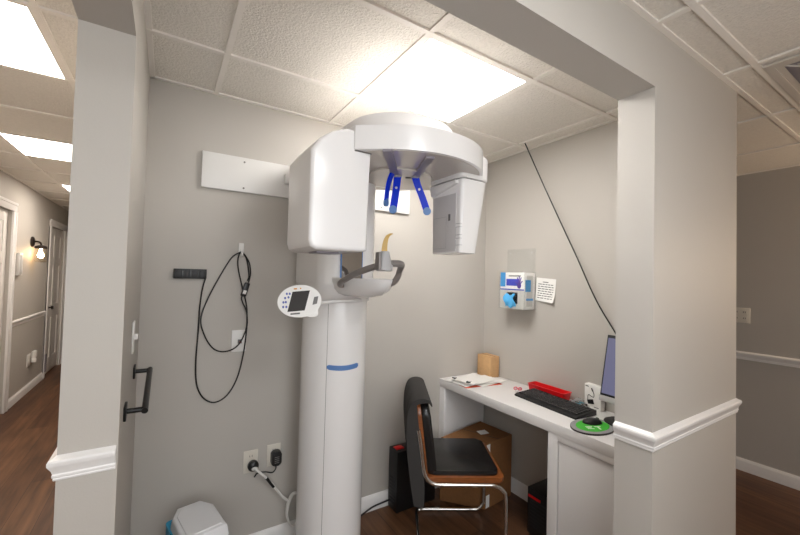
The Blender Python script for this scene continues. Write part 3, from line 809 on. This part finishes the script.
# scissors
sc = thing('scissors', 'small pair of scissors with pinkish red handles left of the keyboard', 'scissors', (1.985, 1.665, DT), .6)
for s in (-1, 1):
    b = BM(); P = [(.045 + .028 * math.cos(a), s * .014 + .011 * math.sin(a), .004) for a in [2 * PI * k / 14 for k in range(15)]]
    tube(b, P, .0032, 6, 2); h_ = lobj('handle', b, M['pink'], sc)
    b = BM(); prism(b, [(.02, s * .008), (-.065, -s * .002), (-.065, s * .001), (.018, s * .014)], .003, .0045, 'z'); lobj('blade', b, M['silver'], h_)
# red tray
rt = thing('red_tray', 'long bright red plastic tray on the desk behind the keyboard', 'tray', (2.098, 1.508, DT), -.02)
bm = BM()
wx, wy, h_ = .040, .132, .050
out = []
for (x, y, z) in ((wx * .82, wy * .95, 0.0005), (wx, wy, h_), (wx + .005, wy + .005, h_), (wx + .005, wy + .005, h_ - .004)):
    pass
rings = []
for (k, z) in ((.86, .0005), (1.0, h_ - .003), (1.10, h_ - .003), (1.10, h_), (.95, h_), (.80, .003)):
    rings.append([bm.verts.new((a * (1 + (k - 1)), b + (k - 1) * .04 * (1 if b > 0 else -1), z)) for a, b in rrect(-wx, wx, -wy, wy, .006, 3)])
for a, b in zip(rings, rings[1:]):
    for i in range(len(a)): bm.faces.new([a[i], a[(i + 1) % len(a)], b[(i + 1) % len(a)], b[i]])
bm.faces.new(rings[0][::-1]); bm.faces.new(rings[-1])
lobj('body', bm, M['red'], rt)
# clear packet of bits
pk = thing('plastic_packet', 'clear plastic packet of dark and teal bits beside the red tray', 'packet', (2.104, 1.300, DT))
bm = BM()
rows = []
for i in range(9):
    row = []
    for j in range(6):
        u, v = (i / 8 - .5), (j / 5 - .5)
        row.append((v * .085, u * .125, .004 + .034 * max(0, 1 - (2 * u) ** 2) * max(0, 1 - (2 * v) ** 2) + .003 * math.sin(9 * u + 5 * v)))
    rows.append(row)
sheet(bm, rows, .0012); lobj('wrap', bm, M['bag'], pk, smooth=60)
for k in range(7):
    b = BM(); x, y = random.uniform(-.022, .022), random.uniform(-.035, .035)
    bx(b, -.007, .007, -.016, .016, 0, .010, .003); bmesh.ops.transform(b, matrix=Matrix.Translation((x, y, .003 + .001 * k)) @ Matrix.Rotation(random.uniform(0, 3), 4, 'Z'), verts=b.verts[:])
    lobj('bit', b, M[('black', 'brown', 'teal', 'brown', 'hgrey', 'black', 'teal')[k]], pk)
# white product box with a picture of a small cabled device
wb = thing('product_box', 'small white box picturing a black cabled device, below the monitor edge', 'box', (2.122, 1.222, DT), -.12)
bm = BM(); bx(bm, -.018, .018, -.052, .052, .0005, .135, .001); lobj('carton', bm, M['paper'], wb)
bm = BM(); prism(bm, [(-.012, .030), (.028, .022), (.034, .044), (-.004, .056)], -.0190, -.0182, 'x'); q = lobj('printed_device', bm, M['black'], wb)
bm = BM(); tube(bm, [(-.0185, .030, .046), (-.0185, .026, .075), (-.0185, -.005, .068), (-.0185, -.010, .085), (-.0185, .0, .108)], .0016, 6); tube(bm, [(-.0185, -.002, .100), (-.0185, .006, .118)], .0035, 6); lobj('printed_cable', bm, M['black'], wb)
bm = BM(); bx(bm, -.0188, -.0182, .025, .045, .120, .126); lobj('printed_mark', bm, M['text'], wb)
bm = BM(); bx(bm, -.0188, -.0182, -.04, -.01, .012, .016); lobj('printed_line', bm, M['text'], wb)
# keyboard
kb = thing('keyboard', 'black computer keyboard on the white desk', 'keyboard', (1.958, 1.380, DT), -.085)
bm = BM()
prism(bm, [(-.085, .0005), (.085, .0005), (.085, .028), (-.060, .018), (-.085, .010)], -.222, .222, 'y', .004, 2); lobj('case', bm, M['black'], kb)
bm = BM()
for r in range(6):
    x = -.052 + r * .0215; z = .0185 + (x + .06) * .069
    n = 20
    for c in range(n):
        y = -.208 + c * .416 / n
        if r == 0 and 6 <= c < 13:
            if c == 6: bx(bm, x - .0085, x + .0085, y + .001, y + .0208 * 7 - .002, z - .002, z + .006, .0015, 1)
            continue
        bx(bm, x - .0085, x + .0085, y + .0015, y + .0193, z - .002, z + .006, .0015, 1)
kk = lobj('keys', bm, M['keycap'], kb)
# mouse pad, mouse
mp_ = thing('mouse_pad', 'oval mouse pad with a green centre and grey border near the desk edge', 'mouse pad', (1.840, 1.068, DT))
bm = BM(); prism(bm, ell(0, 0, .128, .090, 48), .0005, .008, 'z', .002, 1); lobj('base', bm, M['dark'], mp_)
bm = BM(); prism(bm, ell(0, 0, .126, .088, 48), .008, .0095, 'z'); lobj('border', bm, M['greyc'], mp_)
bm = BM(); prism(bm, ell(0, 0, .098, .066, 48), .0095, .0102, 'z'); gg = lobj('green_print', bm, M['green'], mp_)
bm = BM(); 
bx(bm, .012, .020, -.048, -.018, .0102, .0106); bx(bm, .0, .032, -.0179, -.010, .0102, .0106)
for k in range(3): bx(bm, -.045, -.012 - .008 * (k % 2), -.044 + k * .012, -.038 + k * .012, .0102, .0106)
bmesh.ops.transform(bm, matrix=Matrix.Rotation(-.56, 4, 'Z'), verts=bm.verts[:])
lobj('white_print', bm, M['pwhite'], gg)
ms = thing('computer_mouse', 'small black computer mouse on the green pad', 'mouse', (1.868, 1.086, DT + .0108), -.50)
bm = BM(); bmesh.ops.create_uvsphere(bm, u_segments=24, v_segments=14, radius=1)
for v in bm.verts:
    v.co = Vector((v.co.x * .050, v.co.y * .030 * (1 - .12 * v.co.x), max(v.co.z, -.02) * .026 + .0008))
lobj('shell', bm, M['black'], ms, smooth=60)
bm = BM(); lathe(bm, [(.009, -.004), (.009, .004)], 16, (.026, 0, .0195), Matrix.Rotation(PI / 2, 4, 'X')); lobj('wheel', bm, M['text'], ms)
# monitor, seen at a shallow angle behind the right jamb
mo = thing('monitor', 'computer monitor half hidden behind the right wall end', 'monitor', (2.02, .955, DT))
tilt = Matrix.Translation((-.015, 0, .125)) @ Matrix.Rotation(.22, 4, 'Y')
bm = BM(); bx(bm, -.012, .018, -.165, .165, .0, .325, .004); bmesh.ops.transform(bm, matrix=tilt, verts=bm.verts[:]); lobj('bezel', bm, M['black'], mo)
bm = BM(); bx(bm, -.0135, -.0118, -.157, .157, .012, .308); bmesh.ops.transform(bm, matrix=tilt, verts=bm.verts[:]); lobj('screen', bm, M['mscreen'], mo)
bm = BM(); bx(bm, -.018, .016, -.165, .165, -.028, .001, .003); bmesh.ops.transform(bm, matrix=tilt, verts=bm.verts[:]); lobj('lower_bezel', bm, M['silver'], mo)
bm = BM(); bx(bm, .02, .045, -.03, .03, .012, .25, .004); lobj('stand', bm, M['black'], mo)
bm = BM(); prism(bm, ell(-.012, .04, .085, .10, 40), .0005, .014, 'z', .004, 2); lobj('foot', bm, M['black'], mo)
# ceiling cable
bm = BM(); tube(bm, [(2.023, 1.667, 2.438), (2.052, 1.548, 2.155), (2.075, 1.438, 1.905), (2.088, 1.318, 1.650), (2.094, 1.205, 1.410), (2.104, 1.09, 1.22), (2.112, 1.04, 1.12)], .004, 8)
tag(obj('black_cable', bm, M['rubber']), 'black cable slanting from the ceiling down to the monitor', 'cable')

# ------------------------------------------------------------------ glove dispenser + note
gh = thing('glove_holder', 'clear acrylic glove box holder on the right alcove wall', 'holder', (XR, 1.765, 1.31))
bm = BM()
bx(bm, -.004, -.0006, -.100, .150, .0, .425, .001); lobj('back_plate', bm, M['acrylic'], gh)
bm = BM(); bx(bm, -.128, -.004, -.112, .112, .0, .003); bx(bm, -.128, -.125, -.112, .112, .0, .262); bx(bm, -.128, -.004, -.112, -.109, .0, .225); bx(bm, -.128, -.004, .109, .112, .0, .225)
lobj('pocket', bm, M['acrylic'], gh)
for y in (-.07, .12):
    bm = BM(); lathe(bm, [(.004, 0), (.004, .003), (0, .004)], 10, (-.004, y, .395), Matrix.Rotation(-PI / 2, 4, 'Y')); lobj('screw', bm, M['silver'], gh)
gb = thing('glove_box', 'white and blue box of disposable gloves inside the clear wall holder', 'box', (XR - .065, 1.765, 1.3135))
bm = BM(); bx(bm, -.056, .056, -.104, .104, 0.0003, .250, .001); lobj('carton', bm, M['paper'], gb)
def gp(name, m, y0, y1, z0, z1, x=-.0568):
    b = BM(); bx(b, x, -.0556, y0, y1, z0, z1); return lobj(name, b, m, gb)
gp('blue_corner', M['gblue'], .058, .104, .150, .25); gp('lower_face', M['ggrey'], -.104, .104, .0005, .128)
gp('navy_band', M['gnavy'], -.060, .050, .158, .205); gp('navy_line', M['gnavy'], -.104, .104, .128, .136)
gp('title_print', M['text'], -.075, .030, .222, .230, -.0562)
bm = BM()
px_ = -.0574
prism(bm, ell(-.062, .160, .017, .020, 16), px_, -.0560, 'x')
for a, l in ((-.75, .040), (-.3, .056), (0, .060), (.3, .056), (.95, .040)):
    d = Vector((-math.sin(a) * -1, math.cos(a))); n = Vector((d.y, -d.x)) * .0038; A = Vector((-.062, .163)); B = A + d * l
    prism(bm, [tuple(A + n), tuple(A - n), tuple(B - n), tuple(B + n)], px_, -.0560, 'x')
lobj('hand_print', bm, M['gpurple'], gb)
bm = BM(); bx(bm, -.0568, -.0558, -.05, .045, .035, .112); lobj('opening', bm, M['dark'], gb)
bm = BM()
rows = []
for i in range(11):
    row = []
    for j in range(9):
        u, v = i / 10, j / 8
        row.append((-.060 - .010 * math.sin(PI * u) * (1 + .5 * math.sin(7 * v + 3 * u)), .055 - .088 * v + .01 * math.sin(6 * u), .098 - .088 * u + .008 * math.sin(9 * v)))
    rows.append(row)
sheet(bm, rows, .002)
lobj('glove', bm, M['glove'], gb, smooth=70)
bm = BM(); bx(bm, -.03, .03, -.1048, -.1038, .02, .23); lobj('side_print', bm, M['ggrey'], gb)
bm = BM(); bx(bm, -.045, .01, -.1052, -.1042, .12, .20); lobj('side_patch', bm, M['gblue'], gb)
bm = BM(); bx(bm, -.035, .035, -.1052, -.1042, .06, .075); lobj('side_band', bm, M['gblue'], gb)
# note
bm = BM(); rows = []
for i in range(9):
    row = []
    for j in range(7):
        u, v = i / 8, j / 6
        curl = .022 * (max(0, u - .5) * 2) ** 2 * v + .003
        row.append((-curl, .072 - .150 * v, .078 - .156 * u))
    rows.append(row)
sheet(bm, rows, .0008)
nt_ = obj('note_sheet', bm, M['paper'], smooth=60); nt_.location = (XR - .0005, 1.586, 1.450); nt_.rotation_euler = (.07, 0, 0)
tag(nt_, 'small printed paper note taped to the wall beside the glove box', 'note')
bm = BM()
for k in range(8):
    z = .052 - k * .0155; u = (.078 - z) / .156; n_w = random.randint(3, 5)
    y = .055
    if k == 0: segs = [(.020, -.022)]
    else:
        segs = []
        while y > -.060:
            w = random.uniform(.012, .03); segs.append((y, max(y - w, -.064))); y -= w + .006
    for a, b in segs:
        v = (.072 - (a + b) / 2) / .150; curl = .022 * (max(0, u - .5) * 2) ** 2 * v + .003
        bx(bm, -curl - .0014, -curl - .0002, b, a, z - .0028, z + .0028)
lobj('printed_lines', bm, M['text'], nt_)

# ------------------------------------------------------------------ chair
chm = (1.500, 1.690, 0)
ch = thing('cantilever_chair', 'cantilever chair with black padded seat, wooden frame and chrome tubing', 'chair', chm, math.atan2(-.505, .863))
bm = BM()
wv = .222
side = lambda s: [(-.256, s * wv, .70), (-.238, s * wv, .60), (-.224, s * wv, .50), (-.205, s * wv, .445), (-.165, s * wv, .417), (-.10, s * wv, .412), (.10, s * wv, .412), (.165, s * wv, .408), (.208, s * wv, .380), (.222, s * wv, .330),
                  (.222, s * wv, .10), (.214, s * wv, .045), (.185, s * wv, .018), (.14, s * wv, .0125), (-.14, s * wv, .0125), (-.19, s * wv * .97, .0125), (-.215, s * wv * .86, .0125)]
a = side(-1); b = side(1)
tube(bm, a + [(-.22, 0, .0125)] + b[::-1], .0115, 12, 5)
lobj('tube_frame', bm, M['chrome'], ch, smooth=60)
bm = BM(); prism(bm, rrect(-.215, .215, -.225, .225, (.05, .03, .03, .05), 5), .425, .452, 'z', .006, 2); st_ = lobj('seat_frame', bm, M['wood'], ch)
bm = BM(); prism(bm, rrect(-.205, .188, -.205, .205, (.05, .03, .03, .05), 5), .446, .476, 'z', .013, 4); lobj('seat', bm, M['leather'], ch)
# backrest leaning back
bk = Matrix.Translation((-.208, 0, .440)) @ Matrix.Rotation(-.13, 4, 'Y')
bm = BM(); prism(bm, rrect(-.215, .215, .0, .40, (.03, .03, .07, .07), 6), -.012, .012, 'x', .004, 2); bmesh.ops.transform(bm, matrix=bk, verts=bm.verts[:]); lobj('back_frame', bm, M['wood'], ch)
bm = BM(); prism(bm, rrect(-.205, .205, .005, .39, (.03, .03, .07, .07), 6), .010, .062, 'x', .022, 4); bmesh.ops.transform(bm, matrix=bk, verts=bm.verts[:]); lobj('backrest', bm, M['leather'], ch)
# jacket over the back
jk = BM(); rows = []
outer = [(.0655, .390), (.062, .412), (.045, .427), (.012, .437), (-.026, .430), (-.050, .400), (-.068, .33), (-.080, .2), (-.084, .05), (-.078, -.13)]
inner = [(-.036, -.135), (-.020, 0), (-.018, .2), (-.018, .38), (-.012, .407), (.02, .412), (.046, .408), (.059, .390)]
path = smooth_path([(p[0], 0, p[1]) for p in outer], 4) + smooth_path([(p[0], 0, p[1]) for p in inner], 3)
no = (len(outer) - 1) * 4 + 1; n = len(path); rings = []
for j in range(23):
    v = j / 22; ring = []
    for i, p in enumerate(path):
        t_ = min(1, i / (no - 1)) if i < no else 0
        w = .012 * abs(math.sin(9 * v + 2.0 * t_)) * min(1, max(0, t_ - .4) * 3)
        yy = (-.222 + .445 * v) * (1 - .10 * max(0, t_ - .45))
        ring.append(jk.verts.new((p.x - w, yy, p.z + (.02 * math.sin(4 * v) if t_ > .9 or i == no else 0))))
    rings.append(ring)
for a, b in zip(rings, rings[1:]):
    for k in range(n): jk.faces.new([a[k], a[(k + 1) % n], b[(k + 1) % n], b[k]])
jk.faces.new(rings[0][::-1]); jk.faces.new(rings[-1])
bmesh.ops.transform(jk, matrix=Matrix.Translation(chm) @ Matrix.Rotation(math.atan2(-.505, .863), 4, 'Z') @ bk, verts=jk.verts[:])
bmesh.ops.translate(jk, verts=jk.verts[:], vec=(.010, -.004, -.012))
tag(obj('draped_jacket', jk, M['cloth'], smooth=70), 'dark grey garment draped over the chair back', 'jacket')

# ------------------------------------------------------------------ floor things
def battered_box():
    t = thing('cardboard_box', 'large brown cardboard box on the floor under the desk', 'box', (1.9, 1.92, 0))
    A, B, Cc, D = (-.27, .085), (-.075, -.15), (.20, -.12), (.175, .165)
    b = BM(); prism(b, [A, B, Cc, D], .0005, .425, 'z', .002, 1); lobj('carton', b, M['card'], t)
    b = BM()
    m0 = ((A[0] + D[0]) / 2, (A[1] + D[1]) / 2); m1 = ((B[0] + Cc[0]) / 2, (B[1] + Cc[1]) / 2)
    prism(b, [(m0[0] - .002, m0[1] - .004), (m1[0] - .002, m1[1]), (m1[0] + .003, m1[1]), (m0[0] + .003, m0[1] - .004)], .4248, .4256, 'z'); lobj('flap_seam', b, M['dark'], t)
    b = BM(); prism(b, [(.0, -.02), (.07, -.03), (.085, .03), (.015, .04)], .4248, .4258, 'z'); lobj('top_label', b, M['paper'], t)
    for z0, z1 in ((.325, .42), (.01, .09)):
        b = BM()
        vx = Vector(Cc) - Vector(B); vx.normalize(); nn = Vector((vx.y, -vx.x)) * .0012
        P0 = Vector(B) + nn; P1 = P0 + vx * .035
        V = [b.verts.new((P0.x, P0.y, z0)), b.verts.new((P1.x, P1.y, z0)), b.verts.new((P1.x, P1.y, z1)), b.verts.new((P0.x, P0.y, z1))]
        r = b.faces.new(V); ex = bmesh.ops.extrude_face_region(b, geom=[r]); bmesh.ops.translate(b, verts=[g for g in ex['geom'] if isinstance(g, bmesh.types.BMVert)], vec=(-nn.x * .8, -nn.y * .8, 0))
        lobj('side_label', b, M['paper'], t)
battered_box()

def tower(x0, x1, y0, y1, h, label, face, group):
    t = thing('computer_tower', label, 'computer', ((x0 + x1) / 2, (y0 + y1) / 2, 0), 0, group)
    a, b_ = (x1 - x0) / 2, (y1 - y0) / 2
    b = BM(); bx(b, -a, a, -b_, b_, .008, h, .004); lobj('case', b, M['black'], t)
    b = BM()
    if face == 'x':
        bx(b, -a - .003, -a + .01, b_ * .2, b_ - .008, h - .055, h - .040, .001)
    else:
        bx(b, -a + .012, -a + .07, -b_ + .03, b_ - .03, h - .002, h + .006, .002)
    lobj('red_accent', b, M['red'], t)
    b = BM()
    for k in range(8): bx(b, -a - .0022, -a + .001, -b_ + .02, b_ - .02, .05 + k * .022, .060 + k * .022)
    lobj('side_vents', b, M['keycap'], t)
    for sx in (-1, 1):
        for sy in (-1, 1):
            b = BM(); lathe(b, [(.012, .0005), (.012, .010)], 12, (sx * (a - .02), sy * (b_ - .02), 0)); lobj('foot', b, M['dark'], t)
    return t
tower(1.290, 1.600, 2.020, 2.124, .392, 'slim black computer case with a red top strip, against the wall behind the chair', 'y', 'black computer cases')
tower(1.885, 2.08, 1.26, 1.49, .275, 'black computer case with a red accent on the floor beside the desk cabinet', 'x', 'black computer cases')
bm = BM(); tube(bm, [(1.30, 2.108, .05), (1.26, 2.112, .045), (1.17, 2.115, .035), (1.06, 2.10, .012), (.95, 2.09, .0065), (.87, 2.09, .0065)], .005, 8)
tag(obj('floor_cable', bm, M['rubber']), 'black cable along the back baseboard between column and computer case', 'cable')

# ------------------------------------------------------------------ far right wall outlet
ow = thing('wall_outlet', 'wide beige outlet plate above the chair rail on the far right wall', 'outlet', (XF, 1.105, 1.268), 0)
bm = BM(); bx(bm, -.007, -.0005, -.062, .062, -.062, .062, .002); lobj('plate', bm, M['plate'], ow)
for y in (-.026, .026):
    for z in (-.026, .024):
        b = BM(); prism(b, rrect(y - .016, y + .016, z - .017, z + .017, .006, 4), -.0095, -.0065, 'x'); s_ = lobj('socket', b, M['plate'], ow)
        b = BM()
        for dy in (-.006, .006): bx(b, -.0105, -.009, y + dy - .0016, y + dy + .0016, z - .003, z + .009)
        lobj('slots', b, M['dark'], s_)

# ------------------------------------------------------------------ left hall things
sc_ = thing('wall_sconce', 'lit jar wall lamp with dark bronze arm on the left hall wall', 'wall lamp', (XH, 6.12, 1.80))
bm = BM(); lathe(bm, [(.062, 0), (.062, .012), (.050, .022), (.02, .028), (0, .028)], 28, (.0005, 0, .02), Matrix.Rotation(PI / 2, 4, 'Y')); lobj('back_plate', bm, M['bronze'], sc_)
bm = BM(); tube(bm, [(.02, 0, .02), (.05, 0, .025), (.075, 0, .015), (.085, 0, -.01), (.085, 0, -.04)], .011, 12); lobj('arm', bm, M['bronze'], sc_)
bm = BM(); lathe(bm, [(.0, 0), (.030, 0), (.056, -.012), (.058, -.040), (.0, -.040)], 28, (.085, 0, -.018)); lobj('cap', bm, M['bronze'], sc_)
bm = BM(); lathe(bm, [(.050, 0), (.056, -.03), (.060, -.08), (.058, -.150), (.050, -.165), (.0, -.168), (.0, -.164), (.048, -.161), (.055, -.148), (.057, -.08), (.053, -.03), (.047, 0)], 32, (.085, 0, -.058)); lobj('jar', bm, M['jar'], sc_, smooth=60)
bm = BM(); lathe(bm, [(.0, 0), (.013, 0), (.014, -.03), (.028, -.065), (.031, -.085), (.022, -.108), (.0, -.118)], 24, (.085, 0, -.058)); lobj('bulb', bm, M['bulb'], sc_, smooth=60)

def fill_sconce(loc, rz, label, bulb):  # copy of the hall sconce, added out of view to warm the right side
    s2 = sc_.copy(); C.objects.link(s2); s2.location = loc; s2.rotation_euler = (0, 0, rz); s2['label'] = label
    for c_ in list(sc_.children):
        k_ = c_.copy(); C.objects.link(k_); k_.parent = s2
        if bulb and k_.name.startswith('bulb'):
            k_.data = k_.data.copy(); k_.data.materials[0] = bulb
fill_sconce((XF, -.55, 1.80), PI, 'unseen jar wall lamp added on the far right wall for more light', M['bulb_warm'])
it = thing('wall_intercom', 'small pale intercom box on the hall wall below the sconce glow', 'intercom', (XH, 5.66, 1.545))
bm = BM(); bx(bm, .0005, .03, -.055, .055, -.125, .125, .006); lobj('case', bm, M['wplate'], it)
bm = BM(); bx(bm, .028, .048, -.045, -.012, -.10, .10, .008); lobj('handset', bm, M['wplate'], it)
bm = BM(); bx(bm, .029, .032, .006, .04, -.02, .075); lobj('display', bm, M['seam'], it)
bm = BM(); bx(bm, .029, .034, .006, .04, -.09, -.04, .002); lobj('buttons', bm, M['text'], it)

ho = thing('wall_outlet', 'white outlet with plug-in freshener low on the left hall wall', 'outlet', (XH, 6.22, .385))
bm = BM(); bx(bm, .0005, .007, -.062, .062, -.075, .075, .002); lobj('plate', bm, M['wplate'], ho)
for z in (-.03, .03):
    b = BM(); prism(b, rrect(-.018, .018, z - .02, z + .02, .006, 4), .0065, .009, 'x'); s_ = lobj('socket', b, M['plate'], ho)
af = thing('air_freshener', 'white plug-in air freshener in the low hall outlet', 'air freshener', (XH, 6.25, .41))
bm = BM(); bx(bm, .0095, .05, .03, .12, -.015, .07, .014, 3); lobj('warmer', bm, M['wplate'], af)
bm = BM(); lathe(bm, [(0, 0), (.022, 0), (.026, -.02), (.024, -.05), (0, -.052)], 20, (.036, .03, -.012)); lobj('bottle', bm, M['wplate'], af)

# ------------------------------------------------------------------ world, camera, colour management
w = bpy.data.worlds.new('World'); bpy.context.scene.world = w; w.use_nodes = True
w.node_tree.nodes['Background'].inputs[0].default_value = (.5, .48, .46, 1); w.node_tree.nodes['Background'].inputs[1].default_value = .02

f, yaw, pitch, roll, hc = 371.08, .5618, .0255, .026, 1.5118
fw = Vector((math.sin(yaw) * math.cos(pitch), math.cos(yaw) * math.cos(pitch), math.sin(pitch)))
r_ = Vector((math.cos(yaw), -math.sin(yaw), 0)); u_ = r_.cross(fw)
r2 = math.cos(roll) * r_ + math.sin(roll) * u_; u2 = -math.sin(roll) * r_ + math.cos(roll) * u_
cam = bpy.data.cameras.new('camera'); co = bpy.data.objects.new('camera', cam); C.objects.link(co)
cam.sensor_width = 36; cam.sensor_fit = 'HORIZONTAL'; cam.lens = 36 * f / 800; cam.clip_start = .02
mw = Matrix((r2, u2, -fw)).transposed().to_4x4(); mw.translation = (0, 0, hc); co.matrix_world = mw
sc = bpy.context.scene
sc.camera = co
sc.view_settings.view_transform = 'Standard'; sc.view_settings.look = 'None'; sc.view_settings.gamma = 1
sc.view_settings.use_curve_mapping = False
sc.view_settings.exposure = 0.09
sc.cycles.max_bounces = 10; sc.cycles.diffuse_bounces = 6; sc.cycles.transparent_max_bounces = 12
sc.cycles.use_denoising = True
sc.cycles.sample_clamp_indirect = 6
